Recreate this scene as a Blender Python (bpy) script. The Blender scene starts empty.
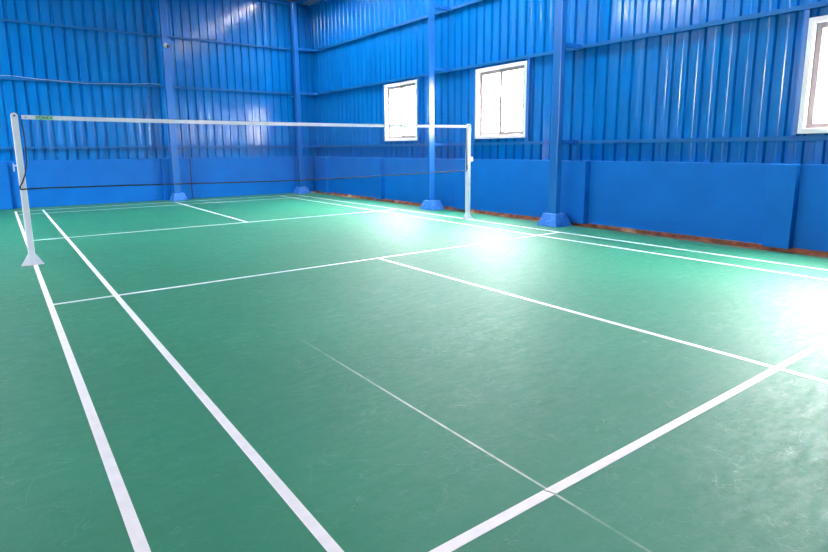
import bpy, bmesh, math, random
from mathutils import Vector, Matrix
random.seed(7)
sc = bpy.context.scene
COL = sc.collection

# ------------------------------------------------------------------ camera
yaw, pit, rol = 0.63254, -0.17425, -0.00857
f = Vector((math.cos(pit)*math.sin(yaw), math.cos(pit)*math.cos(yaw), math.sin(pit)))
r0 = Vector((math.cos(yaw), -math.sin(yaw), 0)); u0 = r0.cross(f)
r = math.cos(rol)*r0 + math.sin(rol)*u0
u = -math.sin(rol)*r0 + math.cos(rol)*u0
cd = bpy.data.cameras.new('camera'); cam = bpy.data.objects.new('camera', cd); COL.objects.link(cam)
cam.matrix_world = Matrix(((r.x, u.x, -f.x, -0.209), (r.y, u.y, -f.y, -7.0756), (r.z, u.z, -f.z, 1.1771), (0, 0, 0, 1)))
cd.sensor_width = 36; cd.lens = 563.16/828*36
cd.shift_x = 0.001; cd.shift_y = -28.5/828
cd.clip_start = 0.05
sc.camera = cam

# ------------------------------------------------------------------ light
SKY = 160.0          # bright overcast: the zenith is over twice the horizon
w = bpy.data.worlds.new('overcast_sky'); sc.world = w; w.use_nodes = True
bg = w.node_tree.nodes['Background']
bg.inputs[0].default_value = (1.0, 0.985, 0.97, 1); 
_t = w.node_tree; _tc = _t.nodes.new('ShaderNodeTexCoord'); _sx = _t.nodes.new('ShaderNodeSeparateXYZ'); _mr = _t.nodes.new('ShaderNodeMapRange')
_t.links.new(_tc.outputs['Generated'], _sx.inputs[0]); _t.links.new(_sx.outputs[2], _mr.inputs[0])
_mr.inputs[1].default_value = .16; _mr.inputs[2].default_value = .6; _mr.inputs[3].default_value = SKY*.38; _mr.inputs[4].default_value = SKY
_t.links.new(_mr.outputs[0], bg.inputs[1])
sc.view_settings.view_transform = 'Standard'; sc.view_settings.look = 'None'
sc.view_settings.exposure = 0.0; sc.view_settings.gamma = 1.0; sc.view_settings.use_curve_mapping = False
sc.cycles.use_denoising = True
sc.cycles.max_bounces = 8; sc.cycles.diffuse_bounces = 5; sc.cycles.transparent_max_bounces = 16
sc.cycles.sample_clamp_indirect = 12
sc.cycles.caustics_reflective = False; sc.cycles.caustics_refractive = False

def portal(loc, dirv, sx, sy):
    """Importance-sampling portal in a real opening of the building (gives off nothing itself)."""
    l = bpy.data.lights.new('opening_portal', 'AREA'); l.shape = 'RECTANGLE'; l.size = sx; l.size_y = sy
    l.cycles.is_portal = True
    o = bpy.data.objects.new('opening_portal', l); COL.objects.link(o)
    o.location = loc; o.rotation_euler = Vector(dirv).to_track_quat('-Z', 'Z' if abs(dirv[2]) < .9 else 'Y').to_euler()

# layout constants (metres; court corner at origin, net along y = 0)
XR, YB = 7.08, 7.45          # cladding planes of the right and back wall
XL, YF = -10.5, -12.0        # unseen left and front wall
HR, HB = 0.97, 0.99          # half-wall tops
WZ0, WZ1 = 1.34, 2.58
WINZ = [(1.34, 2.58), (1.34, 2.58), (1.30, 2.52), (1.30, 2.52)]
WINS = [(2.59, 3.83), (-0.43, 0.81), (-5.74, -4.46), (-8.85, -7.57)]
EAVE, RIDGE_X, SLOPE = 4.95, -1.7, 0.09
SKYL = [(5.85, 6.12, -4.6, 6.4), (-3.6, -2.5, 2.0, 5.4)]      # clear roof sheets: x0, x1, y0, y1
def roof_z(x): return EAVE + SLOPE*((XR - x) if x > RIDGE_X else (XR - RIDGE_X) - (RIDGE_X - x))
LWIN_FILL = [(-9.5, -7.9), (-4.9, -3.3), (-1.2, 0.4)]  # unseen left-wall windows, one added and all enlarged for more fill light
LZ = (2.8, 4.4)
for a, b in WINS: portal((XR+0.10, (a+b)/2, (WZ0+WZ1)/2), (-1, 0, 0), b-a, WZ1-WZ0)
for a, b in LWIN_FILL: portal((XL-0.1, (a+b)/2, sum(LZ)/2), (1, 0, 0), b-a, LZ[1]-LZ[0])
for x0, x1, a, b in SKYL:
    xm = (x0+x1)/2
    portal((xm, (a+b)/2, roof_z(xm)+0.04), (-SLOPE if xm > RIDGE_X else SLOPE, 0, -1), x1-x0, b-a)

# ------------------------------------------------------------------ materials
def mat(name, color, rough=0.5, metallic=0.0, spec=0.5, coat=0.0):
    m = bpy.data.materials.new(name); m.use_nodes = True
    b = m.node_tree.nodes['Principled BSDF']
    b.inputs['Base Color'].default_value = (*color, 1); b.inputs['Roughness'].default_value = rough
    b.inputs['Metallic'].default_value = metallic; b.inputs['Specular IOR Level'].default_value = spec
    b.inputs['Coat Weight'].default_value = coat; b.inputs['Coat Roughness'].default_value = 0.15
    return m
class NT:
    def __init__(s, m): s.t = m.node_tree; s.b = s.t.nodes['Principled BSDF']
    def n(s, typ, **kw):
        x = s.t.nodes.new(typ)
        for k, v in kw.items():
            if k.startswith('i_'): x.inputs[int(k[2:]) if k[2:].isdigit() else k[2:].replace('_', ' ')].default_value = v
            else: setattr(x, k, v)
        return x
    def l(s, a, b): s.t.links.new(a, b)
    def pos(s, scale=(1, 1, 1)):
        g = s.n('ShaderNodeNewGeometry'); m = s.n('ShaderNodeVectorMath', operation='MULTIPLY'); m.inputs[1].default_value = scale
        s.l(g.outputs['Position'], m.inputs[0]); return m.outputs[0]
    def noise(s, scale, vec=(1, 1, 1), detail=3, rough=.5):
        x = s.n('ShaderNodeTexNoise'); x.inputs['Scale'].default_value = scale; x.inputs['Detail'].default_value = detail
        x.inputs['Roughness'].default_value = rough
        s.l(s.pos(vec), x.inputs['Vector']); return x.outputs['Fac']
    def rng(s, src, a, b, c, d):
        x = s.n('ShaderNodeMapRange'); s.l(src, x.inputs[0])
        for i, v in enumerate((a, b, c, d)): x.inputs[i+1].default_value = v
        return x.outputs[0]
    def math(s, op, a, b=None, c=None):
        x = s.n('ShaderNodeMath', operation=op)
        for i, v in enumerate((a, b, c)):
            if v is None: continue
            if isinstance(v, (int, float)): x.inputs[i].default_value = v
            else: s.l(v, x.inputs[i])
        return x.outputs[0]
    def mix(s, fac, a, b):
        x = s.n('ShaderNodeMix', data_type='RGBA')
        if isinstance(fac, (int, float)): x.inputs[0].default_value = fac
        else: s.l(fac, x.inputs[0])
        for i, v in ((6, a), (7, b)):
            if isinstance(v, tuple): x.inputs[i].default_value = (*v, 1)
            else: s.l(v, x.inputs[i])
        return x.outputs[2]
    def bump(s, h, strength, dist):
        x = s.n('ShaderNodeBump'); x.inputs['Strength'].default_value = strength; x.inputs['Distance'].default_value = dist
        s.l(h, x.inputs['Height']); s.l(x.outputs[0], s.b.inputs['Normal']); return x
BLUE = (0.0, 0.17, 0.60)
def clad_mat():
    m = mat('blue_painted_sheet', BLUE, 0.3, spec=.6); t = NT(m)
    n1 = t.noise(9, (1, 1, .12), 4); n2 = t.noise(3, (1, 1, .35), 3); n3 = t.noise(55, (1, 1, .03), 2)
    t.l(t.mix(t.rng(n2, .35, .7, 0, 1), (0.0, 0.146, 0.47), (0.0, 0.170, 0.53)), t.b.inputs['Base Color'])
    t.l(t.rng(n1, .3, .75, .10, .26), t.b.inputs['Roughness'])
    h = t.math('ADD', t.math('MULTIPLY', n1, 1.0), t.math('MULTIPLY', n3, .25))
    t.bump(h, .16, .008); return m
M_CLAD = clad_mat()
M_RAIL = mat('blue_painted_rail', (0.0, 0.115, 0.36), .45, spec=.25)
M_STEEL = mat('blue_painted_steel', (0.012, 0.15, 0.50), .24, spec=.8)
def brick_mat():
    m = mat('blue_painted_masonry', (0.0, 0.12, 0.56), .6, spec=.2); t = NT(m)
    g = t.n('ShaderNodeNewGeometry'); sx = t.n('ShaderNodeSeparateXYZ'); t.l(g.outputs['Position'], sx.inputs[0])
    cm = t.n('ShaderNodeCombineXYZ'); t.l(t.math('ADD', sx.outputs[0], sx.outputs[1]), cm.inputs[0]); t.l(sx.outputs[2], cm.inputs[1])
    br = t.n('ShaderNodeTexBrick'); t.l(cm.outputs[0], br.inputs['Vector'])
    br.inputs['Scale'].default_value = 1; br.inputs['Brick Width'].default_value = .23; br.inputs['Row Height'].default_value = .075
    br.inputs['Mortar Size'].default_value = .006; br.inputs['Mortar Smooth'].default_value = .8
    n = t.noise(2.2, (1, 1, 1), 4); n2 = t.noise(40, (1, 1, 1), 3)
    t.l(t.mix(t.rng(n, .3, .75, 0, 1), (0.0, 0.135, 0.50), (0.0, 0.158, 0.57)), t.b.inputs['Base Color'])
    h = t.math('SUBTRACT', t.math('MULTIPLY', n2, .5), br.outputs['Fac'])
    t.bump(h, .25, .004); return m
M_BRICK = brick_mat()
def floor_mat():
    m = mat('green_sports_vinyl', (0.02, 0.24, 0.16), .4); t = NT(m)
    g = t.n('ShaderNodeNewGeometry'); sx = t.n('ShaderNodeSeparateXYZ'); t.l(g.outputs['Position'], sx.inputs[0])
    big = t.noise(.7, (1, 1, 1), 4); mid = t.noise(7, (1, 1, 1), 5, .6)
    sc1 = t.noise(5, (1, 3.2, 1), 6, .75); fine = t.noise(420, (1, 1, 1), 2)
    base = t.mix(t.rng(big, .3, .7, 0, 1), (0.002, 0.155, 0.078), (0.004, 0.19, 0.098))
    base = t.mix(t.rng(fine, .35, .7, 0, .35), base, (0.03, 0.27, 0.17))
    # scuff marks: short fine scratches of two sizes
    def scratch(scale, wd, off):
        nz = t.n('ShaderNodeTexNoise'); nz.inputs['Scale'].default_value = scale; nz.inputs['Detail'].default_value = 2.5; nz.inputs['Distortion'].default_value = 1.2
        ad = t.n('ShaderNodeVectorMath', operation='ADD'); t.l(t.pos((1, 1, 1)), ad.inputs[0]); ad.inputs[1].default_value = (off, off, 0); t.l(ad.outputs[0], nz.inputs['Vector'])
        return t.rng(t.math('ABSOLUTE', t.math('SUBTRACT', nz.outputs['Fac'], .5)), 0, wd, 1, 0)
    gate = t.rng(t.noise(2.3, (1, 1, 1), 4), .45, .6, 0, 1); gate2 = t.rng(t.noise(3.1, (1, 1.3, 1), 4), .5, .62, 0, 1)
    scuff = t.math('MAXIMUM', t.math('MULTIPLY', scratch(4, .006, 0), gate), t.math('MULTIPLY', scratch(7, .009, 13), gate2))
    base = t.mix(t.math('MULTIPLY', scuff, .05), base, (0.35, 0.5, 0.42))
    # seam between two vinyl rolls, painted pale along the stretch where glare picks it out
    def seam(x0, wdt): return t.rng(t.math('ABSOLUTE', t.math('SUBTRACT', sx.outputs[0], x0)), wdt*.5, wdt, 1, 0)
    seam_glare = t.math('MULTIPLY', t.rng(sx.outputs[1], -5.2, -3.8, 1, .0), t.rng(sx.outputs[1], -6.1, -5.93, .22, 1))
    sd = t.math('MULTIPLY', t.math('MULTIPLY', seam(1.222, .007), seam_glare), t.rng(mid, .3, .6, .25, .75))
    base = t.mix(sd, base, (0.62, 0.70, 0.66))
    other = seam(3.05+.35, .004)
    base = t.mix(t.math('MULTIPLY', other, .25), base, (0.01, 0.12, 0.08))
    t.l(base, t.b.inputs['Base Color'])
    ro = t.math('ADD', t.math('ADD', t.rng(t.noise(16, (1, 1.6, 1), 5, .7), .35, .65, -.06, .06), t.rng(sc1, .3, .7, .52, .68)), t.math('MULTIPLY', scuff, -.2))
    t.l(ro, t.b.inputs['Roughness'])
    h = t.math('ADD', t.math('MULTIPLY', fine, .5), t.math('MULTIPLY', t.noise(60, (1, 1, 1), 3), .6))
    h = t.math('ADD', h, t.math('ADD', t.math('MULTIPLY', t.noise(15, (1, 1.1, 1), 5, .7), 1.5), t.math('MULTIPLY', scuff, .5)))
    t.bump(h, .30, .004)
    t.b.inputs['Specular IOR Level'].default_value = .56
    return m
M_FLOOR = floor_mat()
def tape_mat():
    m = mat('white_court_line', (0.86, 0.84, 0.85), .45); t = NT(m)
    g = t.n('ShaderNodeNewGeometry'); sx = t.n('ShaderNodeSeparateXYZ'); t.l(g.outputs['Position'], sx.inputs[0])
    n = t.noise(14, (1, 1, 1), 4); n2 = t.noise(3, (1, 1, 1), 2)
    c = t.mix(t.rng(n, .42, .75, 0, .35), (0.88, 0.84, 0.86), (0.62, 0.60, 0.60))
    wob = t.math('MULTIPLY', t.math('ADD', sx.outputs[1], 5.94), .35)
    d = t.math('ABSOLUTE', t.math('SUBTRACT', t.math('ADD', sx.outputs[0], wob), 1.222))
    c = t.mix(t.math('MULTIPLY', t.rng(d, .0015, .0045, 1, 0), t.rng(sx.outputs[1], -5.8, -5.7, 1, 0)), c, (0.10, 0.11, 0.11))
    t.l(c, t.b.inputs['Base Color']); return m
M_TAPE = tape_mat()
def dirt_mat():
    m = mat('bare_earth_brick_edge', (.2, .08, .04), .9); t = NT(m)
    n = t.noise(6, (1, 1, 1), 4); n2 = t.noise(2.0, (1, .7, 1), 3)
    c = t.mix(t.rng(n, .35, .65, 0, 1), (0.10, 0.045, 0.03), (0.34, 0.12, 0.06))
    c = t.mix(t.rng(n2, .56, .66, 0, 1), c, (0.52, 0.36, 0.24))
    t.l(c, t.b.inputs['Base Color']); t.bump(n, .6, .01); return m
M_DIRT = dirt_mat()
def plinth_mat():
    m = mat('blue_painted_concrete', (0.02, 0.17, 0.60), .6); t = NT(m)
    n = t.noise(14, (1, 1, 1), 4)
    t.l(t.mix(t.rng(n, .5, .8, 0, .6), (0.01, 0.16, 0.58), (0.12, 0.32, 0.68)), t.b.inputs['Base Color']); t.bump(n, .4, .008); return m
M_PLINTH = plinth_mat()
M_WHITE = mat('white_enamel', (0.92, 0.88, 0.98), .35)
M_FRAME = mat('white_window_frame', (0.84, 0.80, 0.82), .35)
M_SASH = mat('backlit_dark_sash', (0.28, 0.23, 0.23), .5)  # base colour darkened so the backlit mullions read against the bright sky
M_DARK = mat('black_cord', (0.012, 0.012, 0.02), .6)
M_MAROON = mat('maroon_net_string', (0.13, 0.03, 0.07), .7)
M_NTAPE = mat('white_net_tape', (0.93, 0.89, 0.97), .6)
M_PALEGREEN = mat('pale_green_print', (0.45, 0.72, 0.45), .6)
M_DKGREEN = mat('dark_green_print', (0.02, 0.16, 0.07), .6)
M_BOLT = mat('dull_steel', (0.25, 0.25, 0.28), .35, 1.0)
M_ROOF = mat('roof_sheet', (0.26, 0.23, 0.32), .6)
M_GROUND = mat('outdoor_concrete', (0.5, 0.48, 0.45), .9)
M_WOOD = mat('hatch', (.3, .3, .3), .6)
def glass_mat(name, tint, gloss):
    m = bpy.data.materials.new(name); m.use_nodes = True; t = m.node_tree; t.nodes.clear()
    o = t.nodes.new('ShaderNodeOutputMaterial'); mx = t.nodes.new('ShaderNodeMixShader')
    tr = t.nodes.new('ShaderNodeBsdfTransparent'); tr.inputs[0].default_value = (*tint, 1)
    gl = t.nodes.new('ShaderNodeBsdfGlossy'); gl.inputs['Roughness'].default_value = .05
    mx.inputs[0].default_value = gloss
    t.links.new(tr.outputs[0], mx.inputs[1]); t.links.new(gl.outputs[0], mx.inputs[2]); t.links.new(mx.outputs[0], o.inputs[0]); return m
M_GLASS = glass_mat('window_glass', (.96, .96, .97), .04)
M_SKYL = glass_mat('clear_roof_sheet', (.66, .66, .68), .05)

# ------------------------------------------------------------------ helpers
def ob(name, bm, m, parent=None, smooth=False, bevel=0.0, seg=2):
    me = bpy.data.meshes.new(name); bmesh.ops.recalc_face_normals(bm, faces=bm.faces); bm.to_mesh(me); bm.free()
    me.materials.append(m)
    o = bpy.data.objects.new(name, me); COL.objects.link(o)
    if parent is not None: o.parent = parent
    if smooth:
        for p in me.polygons: p.use_smooth = True
    if bevel:
        b = o.modifiers.new('b', 'BEVEL'); b.width = bevel; b.segments = seg; b.limit_method = 'ANGLE'
    return o
def tag(o, label=None, cat=None, group=None, kind=None):
    for k, v in (('label', label), ('category', cat), ('group', group), ('kind', kind)):
        if v: o[k] = v
    return o
def empty(name, loc=(0, 0, 0), **kw):
    o = bpy.data.objects.new(name, None); COL.objects.link(o); o.location = loc; o.empty_display_size = .1
    return tag(o, **kw)
def box(bm, x0, x1, y0, y1, z0, z1):
    v = [bm.verts.new((x, y, z)) for x in (x0, x1) for y in (y0, y1) for z in (z0, z1)]
    for q in ((0, 1, 3, 2), (4, 6, 7, 5), (0, 4, 5, 1), (2, 3, 7, 6), (0, 2, 6, 4), (1, 5, 7, 3)): bm.faces.new([v[i] for i in q])
    return bm
def B(*a): return box(bmesh.new(), *a)
def tube(bm, pts, rad, n=8, cap=True):
    pts = [Vector(p) for p in pts]; rings = []
    for i, p in enumerate(pts):
        d = (pts[min(i+1, len(pts)-1)] - pts[max(i-1, 0)]).normalized()
        a = d.orthogonal().normalized() if i == 0 else (rings_a - d*rings_a.dot(d)).normalized()
        rings_a = a; b = d.cross(a)
        rr = rad[i] if isinstance(rad, (list, tuple)) else rad
        rings.append([bm.verts.new(p + (a*math.cos(2*math.pi*k/n) + b*math.sin(2*math.pi*k/n))*rr) for k in range(n)])
    for i in range(len(rings)-1):
        for k in range(n): bm.faces.new((rings[i][k], rings[i][(k+1) % n], rings[i+1][(k+1) % n], rings[i+1][k]))
    if cap: bm.faces.new(rings[0][::-1]); bm.faces.new(rings[-1])
    return bm
def frustum(bm, cx, cy, z0, z1, a, b, hx=None):
    """Square frustum, half-width a below and b above."""
    lo = [bm.verts.new((cx+sx*a, cy+sy*a, z0)) for sx, sy in ((-1, -1), (1, -1), (1, 1), (-1, 1))]
    hi = [bm.verts.new((cx+sx*b, cy+sy*b, z1)) for sx, sy in ((-1, -1), (1, -1), (1, 1), (-1, 1))]
    bm.faces.new(lo[::-1]); bm.faces.new(hi)
    for i in range(4): bm.faces.new((lo[i], lo[(i+1) % 4], hi[(i+1) % 4], hi[i]))
    return bm
def prism(bm, poly, axis, a, b):
    """poly: 2D points in the plane of the two other axes, extruded along axis from a to b."""
    def P(p, t): return {'x': (t, p[0], p[1]), 'y': (p[0], t, p[1]), 'z': (p[0], p[1], t)}[axis]
    A = [bm.verts.new(P(p, a)) for p in poly]; Bv = [bm.verts.new(P(p, b)) for p in poly]
    bm.faces.new(A); bm.faces.new(Bv[::-1])
    for i in range(len(poly)): j = (i+1) % len(poly); bm.faces.new((A[i], Bv[i], Bv[j], A[j]))
    return bm

# ------------------------------------------------------------------ ground and floor
tag(ob('ground', B(-60, 60, -60, 60, -.3, -.12), M_GROUND), kind='structure')
MATX = 6.74
sub = ob('floor_base', B(XL-.2, XR+.3, YF-.2, YB+.3, -.12, -.015), M_DIRT); tag(sub, kind='structure')
bm = bmesh.new()                       # vinyl mat; its long edge beside the right wall is a little uneven
ys = [YF + (YB-.08-YF)*i/160 for i in range(161)]
edge = [MATX + .012*math.sin(y*2.1) + .010*math.sin(y*5.3+1) + random.uniform(-.004, .004) for y in ys]
T = [(bm.verts.new((XL, y, 0)), bm.verts.new((e, y, 0)), bm.verts.new((e, y, -.0148)), bm.verts.new((XL, y, -.0148))) for y, e in zip(ys, edge)]
for i in range(160):
    for k in range(4): bm.faces.new((T[i][k], T[i][(k+1) % 4], T[i+1][(k+1) % 4], T[i+1][k]))
bm.faces.new(T[0]); bm.faces.new(T[-1][::-1])
floor = tag(ob('floor', bm, M_FLOOR), kind='structure')
def line(x0, x1, y0, y1, z, label):
    o = ob('court_line', B(x0, x1, y0, y1, 0.0, z), M_TAPE, floor); o['label'] = label
LW = .04
for x, l in ((0, 'white doubles sideline under the left post'), (.46, 'white singles sideline inside the left post'), (5.60, 'white singles sideline near the window wall'), (6.06, 'white doubles sideline near the window wall')):
    line(x, x+LW, -6.70, 6.70, .0008, l)
for y, l in ((1.98, 'white short service line beyond the net'), (-1.98, 'white short service line before the net'), (5.92, 'white doubles long service line beyond the net'), (-5.92, 'white doubles long service line before the net'),
             (6.68, 'white back boundary line at the far wall'), (-6.68, 'white back boundary line before the net')):
    line(.0, 6.10, y-.02, y+.02, .0011, l)
line(3.03, 3.07, 1.98, 6.68, .0014, 'white centre line beyond the net')
line(3.03, 3.07, -6.68, -1.98, .0014, 'white centre line before the net')

# ------------------------------------------------------------------ ribbed metal walls
def hz_open(tm, holes, nz):
    for i, (a, b) in enumerate(holes):
        if a < tm < b: return (1,) if nz == 4 else ((2, 3) if i < 2 else (1, 2))
    return ()
def cladding(lo, hi, phase, z0, ztop, holes, hz, place):
    """Trapezoid-ribbed sheet: pans 0.2 m apart with narrow grooves pressed outwards. place(t, off, z) -> point."""
    pitch, d = .2, .034
    pts = []; k = math.floor((lo-phase)/pitch)-1
    while phase + k*pitch < hi + pitch:
        c = phase + k*pitch
        pts += [(c-.031, 0), (c-.016, d), (c+.016, d), (c+.031, 0), (c+.088, 0), (c+.100, -.002), (c+.112, 0)]; k += 1
    def at(t):
        for (a, x), (b, y) in zip(pts, pts[1:]):
            if a <= t <= b: return x + (y-x)*(t-a)/(b-a) if b > a else x
    ts = sorted({lo, hi} | {a for a, _ in pts if lo < a < hi} | {e for h in holes for e in h if lo < e < hi})
    bm = bmesh.new()
    zs = [z0] + (list(hz) if holes else []) + [None]
    grid = [[bm.verts.new(place(t, at(t), ztop(t) if z is None else z)) for z in zs] for t in ts]
    for i in range(len(ts)-1):
        tm = (ts[i]+ts[i+1])/2
        for j in range(len(zs)-1):
            if holes and (j in hz_open(tm, holes, len(zs))): continue
            bm.faces.new((grid[i][j], grid[i+1][j], grid[i+1][j+1], grid[i][j+1]))
    return bm
wr = tag(ob('wall_right', cladding(YF, YB, -1.33, HR-.06, lambda t: EAVE+.02, WINS, (1.30, 1.34, 2.52, 2.58), lambda t, o, z: (XR+o, t, z)), M_CLAD), kind='structure')
wb = tag(ob('wall_back', cladding(XL, XR+.03, .09, HB-.06, lambda x: roof_z(x)+.02, [], None, lambda t, o, z: (t, YB+o, z)), M_CLAD), kind='structure')
wl = tag(ob('wall_left', cladding(YF, YB, 0, 0, lambda t: roof_z(XL)+.02, LWIN_FILL, LZ, lambda t, o, z: (XL-o, t, z)), M_CLAD), kind='structure')
wf = tag(ob('wall_front', cladding(XL, XR+.03, .09, 0, lambda x: roof_z(x)+.02, [], None, lambda t, o, z: (t, YF-o, z)), M_CLAD), kind='structure')

# half walls of painted brick, with pilasters
XW, XP = 6.95, 6.84
YW, YP = 7.38, 7.29
hw = ob('half_wall', B(XW, XR+.2, YF, YB+.2, .03, HR), M_BRICK, wr, bevel=.006)
for y0 in (-10.1, -7.34, -4.56, -1.80, .90, 3.77, 6.45):
    p = ob('pilaster', B(XP, XW+.01, y0, y0+.28, .03, HR-.004), M_BRICK, wr, bevel=.006)
ob('footing', B(XW-.015, XR+.2, YF, YB, -.015, .035), M_DIRT, wr)
ob('half_wall', B(XL, XW, YW, YB+.2, 0, HB), M_BRICK, wb, bevel=.006)
for x0 in (-3.2, -.35, 2.98, 6.42):
    ob('pilaster', B(x0, x0+(.62 if x0 == 2.98 else .34), YP, YW+.01, 0, HB-.004), M_BRICK, wb, bevel=.006)
ob('expansion_joint', B(3.615, 3.65, YW-.012, YW+.01, .01, HB-.01), mat('dark_blue_joint', (0.0, .02, .12), .6), wb)
ob('eave_flashing', B(XL, XR-.06, YB-.05, YB, EAVE-.06, EAVE+.01), M_STEEL, wb)
ob('eave_flashing', B(XR-.05, XR, YF, YB, EAVE-.06, EAVE+.01), M_STEEL, wr)

ob('corner_trim', B(XR-.03, XR+.06, YB-.03, YB+.06, HB, EAVE), M_CLAD, wb)
# ------------------------------------------------------------------ roof
bm = bmesh.new()
def slab(bm, x0, x1, y0, y1):
    a, b = roof_z(x0), roof_z(x1)
    prism(bm, [(x0, a), (x1, b), (x1, b+.05), (x0, a+.05)], 'y', y0, y1)
xc = sorted([XL-.2, RIDGE_X, XR+.3] + [e for h in SKYL for e in h[:2]])
for x0, x1 in zip(xc, xc[1:]):
    hole = [h for h in SKYL if h[0] == x0]
    if hole: slab(bm, x0, x1, YF-.2, hole[0][2]); slab(bm, x0, x1, hole[0][3], YB+.2)
    else: slab(bm, x0, x1, YF-.2, YB+.2)
ceil = tag(ob('ceiling', bm, M_ROOF), kind='structure')
for x0, x1, a, b in SKYL:
    bm = bmesh.new(); slab(bm, x0-.05, x1+.05, a-.05, b+.05)
    bmesh.ops.translate(bm, vec=(0, 0, .055), verts=bm.verts)
    ob('skylight_sheet', bm, M_SKYL, ceil)
for x in (6.6, 5.2, 3.8, 2.4, 1.0, -.4):
    z = roof_z(x); ob('purlin', B(x-.03, x+.03, YF, YB, z-.1, z-.002), M_STEEL, ceil)

# ------------------------------------------------------------------ windows
def window(n, y0, y1, z0, z1):
    W = empty('window_%d' % n, (0, 0, 0), kind='structure')
    x0, x1 = XR-.075, XR+.09
    fw = .055
    bm = bmesh.new(); box(bm, x0, x1, y0, y0+fw, z0, z1); box(bm, x0, x1, y1-fw, y1, z0, z1)
    box(bm, x0, x1, y0+fw, y1-fw, z0, z0+fw); box(bm, x0, x1, y0+fw, y1-fw, z1-fw, z1); ob('frame', bm, M_FRAME, W, bevel=.004)
    ym = (y0+y1)/2; sw = .058
    for k, (a, b, xs) in enumerate(((y0+fw, ym+.034, XR-.02), (ym-.034, y1-fw, XR+.02))):
        bm = bmesh.new(); c, d = z0+fw, z1-fw
        box(bm, xs-.015, xs+.015, a, a+sw, c, d); box(bm, xs-.015, xs+.015, b-sw, b, c, d)
        box(bm, xs-.015, xs+.015, a+sw, b-sw, c, c+sw); box(bm, xs-.015, xs+.015, a+sw, b-sw, d-sw, d)
        s = ob('sash', bm, M_SASH, W, bevel=.003)
        ob('pane', B(xs-.002, xs+.002, a+sw-.004, b-sw+.004, c+sw-.004, d-sw+.004), M_GLASS, s)
        if k == 0: ob('latch', B(xs-.032, xs-.015, b-.026, b-.008, (c+d)/2-.05, (c+d)/2+.04), M_BOLT, s, bevel=.003)
    for a in (y0-.055, y1): ob('jamb_post', B(XR-.07, XR+.01, a+.002, a+.053, 1.285, 2.61), M_STEEL, W, bevel=.004)
for i, (a, b) in enumerate(WINS): window(i+1, a, b, *WINZ[i])
for i, (a, b) in enumerate(LWIN_FILL):
    bm = bmesh.new(); z0, z1 = LZ
    for q in ((a, a+.06, z0, z1), (b-.06, b, z0, z1), ((a+b)/2-.03, (a+b)/2+.03, z0, z1), (a, b, z0, z0+.06), (a, b, z1-.06, z1)): box(bm, XL-.08, XL+.03, *q)
    tag(ob('window_%d' % (i+5), bm, M_FRAME), kind='structure')  # frame of an unseen opening that serves the fill light

# ------------------------------------------------------------------ rails (girts) on the walls
def channel(axis, at, a, b, z, h=.052, dep=.06, inward=-1):
    """C-section lying against the sheet; opening downwards."""
    t = .006; o1 = at; o2 = at + inward*dep
    lo, hi = min(o1, o2), max(o1, o2); face = (o2, o2-inward*t) if inward < 0 else (o2-t, o2)
    bm = bmesh.new()
    F = sorted((o2, o2 - inward*t))
    parts = [(lo, hi, z+h/2-t, z+h/2), (F[0], F[1], z-h/2, z+h/2-t), (F[0]+(.0 if inward > 0 else t), F[1]+(.012 if inward < 0 else -t), z-h/2, z-h/2+t)]
    for p0, p1, z0, z1 in parts:
        if p1 < p0: p0, p1 = p1, p0
        if axis == 'y': box(bm, p0, p1, a, b, z0, z1)
        else: box(bm, a, b, p0, p1, z0, z1)
    return bm
G_R = ((1.25, 'lowest blue steel rail along the window wall, under the windows'), (2.645, 'blue steel rail along the tops of the windows'), (3.76, 'highest blue steel rail on the window wall, above the windows'))
G_B = ((1.255, 'lowest blue steel rail on the far wall, just above the half wall'), (2.655, 'middle blue steel rail on the far wall with thin wire along it'), (3.79, 'highest blue steel rail on the far wall, level with the security camera'))
for z, l in G_R: tag(ob('wall_rail', channel('y', XR, YF+.02, YB-.07, z), M_RAIL), l, 'rail', 'rails on the window wall', 'thing')
for z, l in G_B: tag(ob('wall_rail', channel('x', YB, XL+.02, XR-.07, z), M_RAIL), l, 'rail', 'rails on the far wall', 'thing')

# ------------------------------------------------------------------ columns
def column(cx, cy, axis, label, plinth=(.18, .115, .175), top=None, size=None):
    C = empty('steel_column', (cx, cy, 0), label=label, cat='column', group='steel columns along the walls', kind='thing')
    hx, hy = (.052, .075) if axis == 'x' else (.075, .052)
    if size: hx, hy = size
    h = .04
    top = top or roof_z(cx)-.11
    bm = bmesh.new()      # boxed column of two channels welded toe to toe
    box(bm, -hx, hx, -hy, hy, .1, top)
    if size: bmesh.ops.rotate(bm, verts=bm.verts, matrix=Matrix.Rotation(math.radians(-8), 3, 'Z'))      # twist added so the side face catches the window's reflection
    ob('shaft', bm, M_STEEL, C, bevel=.008)
    bm = bmesh.new(); a, b, ph = plinth; frustum(bm, .02, 0, 0.001, ph, a, b)
    bmesh.ops.subdivide_edges(bm, edges=bm.edges, cuts=4, use_grid_fill=True)
    for v in bm.verts:
        if v.co.z > .01: v.co += Vector((random.uniform(-1, 1), random.uniform(-1, 1), random.uniform(-1, 1)))*.004
    ob('plinth', bm, M_PLINTH, C, bevel=.01)
    gz = [g[0] for g in (G_R if axis == 'x' else G_B)]
    for z in gz:
        if axis == 'x': b_ = B(h, XR-.062-cx, -.03, .03, z-.03, z+.03)
        else: b_ = B(-.03, .03, h, YB-.062-cy, z-.03, z+.03)
        ob('bracket', b_, M_STEEL, C, bevel=.004)
    return C
column(6.55, -1.475, 'x', 'blue steel column on a sloped plinth, nearest of the columns on the window wall', (.19, .12, .19))
column(6.57, 1.56, 'x', 'blue steel column brightly lit from the window, behind the right net post', size=(.060, .030))
column(6.42, 7.10, 'x', 'blue steel column standing in the far corner')
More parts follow.
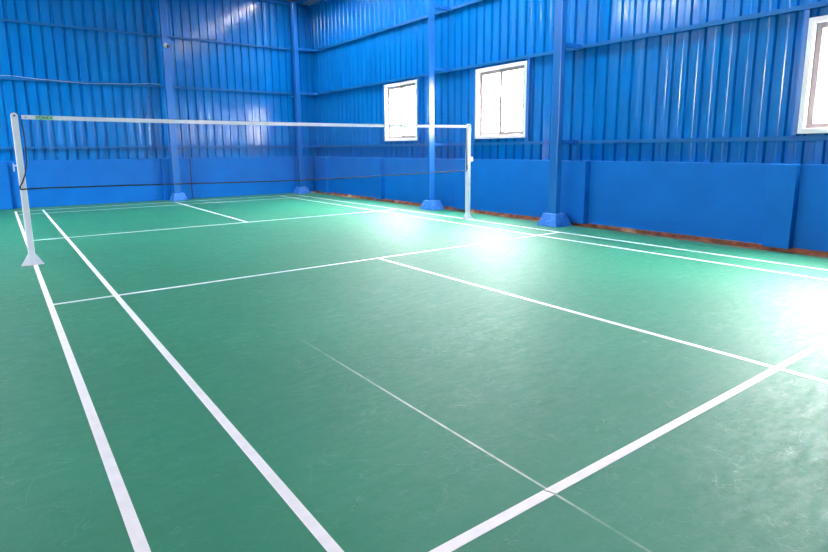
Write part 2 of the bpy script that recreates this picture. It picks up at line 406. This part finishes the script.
CB = column(3.22, 7.10, 'y', 'blue steel column carrying the security camera on the far wall')

# ------------------------------------------------------------------ security camera and cable
S = empty('security_camera', (3.22, 7.047, 3.52), label='small white security camera on the far wall column', cat='camera')
ob('bracket', tube(bmesh.new(), [(0, -.002, .03), (0, -.02, .03), (-.005, -.06, .02)], .016, 10), M_WHITE, S, smooth=True)
bm = bmesh.new(); bmesh.ops.create_uvsphere(bm, u_segments=20, v_segments=12, radius=.058)
bmesh.ops.translate(bm, vec=(-.01, -.08, 0), verts=bm.verts); ob('housing', bm, M_WHITE, S, smooth=True)
dv = Vector((.5, -.7, -.45)).normalized(); c0 = Vector((-.01, -.08, 0))
ob('lens', tube(bmesh.new(), [c0+dv*.045, c0+dv*.062, c0+dv*.075], [.04, .038, .03], 16), M_DARK, S)
ob('base_plate', tube(bmesh.new(), [(0, -.001, .03), (0, -.012, .03)], .035, 16), M_WHITE, S)
pts = []
for i in range(61):
    x = -4 + 7.1*i/60
    z = 2.70 - .065*abs(math.sin((x-.2)*1.15))**1.5 + .006*math.sin(x*7)
    pts.append((x, YB-.071, z))
tag(ob('electric_wire', tube(bmesh.new(), pts, .005, 6), mat('grey_wire', (.45, .45, .5), .5)), 'thin grey wire strung along the middle rail of the far wall', 'wire')

# ------------------------------------------------------------------ net posts
def post(px, side, label):
    """side: +1 when the net lies towards +x of this post."""
    P = empty('net_post', (px, 0, 0), label=label, cat='net post', group='badminton net posts')
    w_, d_ = .030, .034
    bm = bmesh.new(); n = 10
    poly = [(-w_, .008), (w_, .008), (w_, 1.535)] + [(w_*math.cos(math.pi*k/n), 1.535+w_*math.sin(math.pi*k/n)) for k in range(1, n)] + [(-w_, 1.535)]
    prism(bm, poly, 'y', -d_, d_); ob('pole', bm, M_WHITE, P, bevel=.007)
    ob('base_plate', B(-.10, .10, -.036, .036, .0016, .008), M_WHITE, P, bevel=.002)
    for s in (-1, 1):
        bm = bmesh.new(); prism(bm, [(s*.028, .007), (s*.098, .007), (s*.030, .125)], 'y', -.005, .005); ob('gusset', bm, M_WHITE, P)
    ob('pulley_bolt', tube(bmesh.new(), [(0, -d_-.006, 1.535), (0, d_+.006, 1.535)], .011, 12), M_BOLT, P)
    o = -side
    # cord cleat / winch on the outer side
    if side > 0:
        ob('cleat', tube(bmesh.new(), [(o*.028, 0, 1.04), (o*.05, 0, 1.035), (o*.058, 0, 1.06), (o*.058, 0, .98)], .006, 8), M_WHITE, P, smooth=True)
    else:
        wn = ob('winch', B(.026, .085, -.03, .03, .955, 1.03), M_WHITE, P, bevel=.006)
        ob('crank', tube(bmesh.new(), [(.085, 0, .99), (.105, 0, .99), (.108, -.02, .965)], .008, 8), M_BOLT, wn, smooth=True)
        ob('cord_hook', tube(bmesh.new(), [(-.028, -.02, .90), (-.045, -.03, .88), (-.04, -.035, .83)], .006, 8), M_BOLT, P, smooth=True)
    return P
post(0.0, 1, 'white steel net post standing on the sideline nearer the camera')
post(6.12, -1, 'white steel net post with small winch, in front of window wall')

# ------------------------------------------------------------------ badminton net
N = empty('badminton_net', (0, 0, 0), label='maroon badminton net with white top tape between two white posts', cat='net')
xa, xb = .06, 6.075
def ztop(x): s = (x-xa)/(xb-xa); return 1.545 - .018*4*s*(1-s)
def zbot(x): s = (x-xa)/(xb-xa); return .80 - .028*4*s*(1-s) + .006*math.sin(9*s)
def lx(z):   # inner bow of the near edge
    t = (z-.8)/.74; return .02 + .055*math.sin(min(1, t)*math.pi/2)
def strip(bm, P, wd):
    """thin two-ply tape through points, width wd in z, 3 mm thick"""
    rows = [[bm.verts.new((x, y, z)) for y, z in ((-.003, z0-wd), (.003, z0-wd), (.003, z0), (-.003, z0))] for x, z0 in P]
    for a, b in zip(rows, rows[1:]):
        for k in range(4): bm.faces.new((a[k], a[(k+1) % 4], b[(k+1) % 4], b[k]))
    bm.faces.new(rows[0][::-1]); bm.faces.new(rows[-1])
xs = [xa + (xb-xa)*i/60 for i in range(61)]
bm = bmesh.new(); strip(bm, [(x, ztop(x)) for x in xs], .043); tt = ob('top_tape', bm, M_NTAPE, N)
ob('top_cord', tube(bmesh.new(), [(.034, 0, 1.535), (.06, 0, 1.53)], .004, 6), M_DARK, N)
bm = bmesh.new(); n_ = .0004
z_at = lambda x, s: zbot(x) + (ztop(x)-.04-zbot(x))*s
k = 0; x = xa+.012
while x < xb-.005:                     # vertical strings
    zb_, zt_ = zbot(x), ztop(x)-.04
    box(bm, x-n_, x+n_, -n_, n_, zb_, zt_); x += .02
segs = [xa + (xb-xa)*i/24 for i in range(25)]
for j in range(1, 35):                 # horizontal strings
    s = j/35
    pp = [(max(x, lx(.8+.74*s)), z_at(x, s)) for x in segs]
    rows = [[bm.verts.new((x, y, z)) for y, z in ((-n_, z-n_), (n_, z-n_), (n_, z+n_), (-n_, z+n_))] for x, z in pp]
    for a, b in zip(rows, rows[1:]):
        for q in range(4): bm.faces.new((a[q], a[(q+1) % 4], b[(q+1) % 4], b[q]))
ob('netting', bm, M_MAROON, N)
ob('bottom_cord', tube(bmesh.new(), [(-.025, -.036, .795), (.05, -.03, .80)] + [(x, -.002, zbot(x)) for x in xs[2:-1]] + [(xb+.01, 0, .80)], .0075, 8), M_DARK, N, smooth=True)
ob('side_cord', tube(bmesh.new(), [(.055, 0, 1.50), (.062, -.01, 1.35), (.062, -.02, 1.2), (.052, -.03, 1.05), (.03, -.038, .95), (0, -.042, .87), (-.025, -.038, .83), (-.026, -.037, .795)], .0065, 8), M_DARK, N, smooth=True)
ob('side_cord', tube(bmesh.new(), [(xb-.005, 0, 1.50), (xb, 0, 1.2), (xb+.004, -.01, .95), (xb+.008, -.01, .80)], .006, 8), M_DARK, N, smooth=True)
ob('eyelet', tube(bmesh.new(), [(.095, -.005, 1.522), (.095, -.0028, 1.522)], .008, 12), M_BOLT, tt)
# printed brand patch on the tape
pt = ob('brand_patch', B(.175, .335, -.0042, -.0030, 1.500, 1.540), M_PALEGREEN, tt)
cu = bpy.data.curves.new('t', 'FONT'); cu.body = 'YONEX'; cu.size = .042; cu.extrude = .0004; cu.align_x = 'CENTER'; cu.align_y = 'CENTER'; cu.offset = .0008
to = bpy.data.objects.new('t', cu); COL.objects.link(to); bpy.context.view_layer.update()
me = bpy.data.meshes.new_from_object(to.evaluated_get(bpy.context.evaluated_depsgraph_get())); bpy.data.objects.remove(to)
me.materials.clear(); me.materials.append(M_DKGREEN)
lt = bpy.data.objects.new('brand_lettering', me); COL.objects.link(lt); lt.parent = tt
lt.location = (.255, -.0046, 1.520); lt.rotation_euler = (math.pi/2, 0, 0)
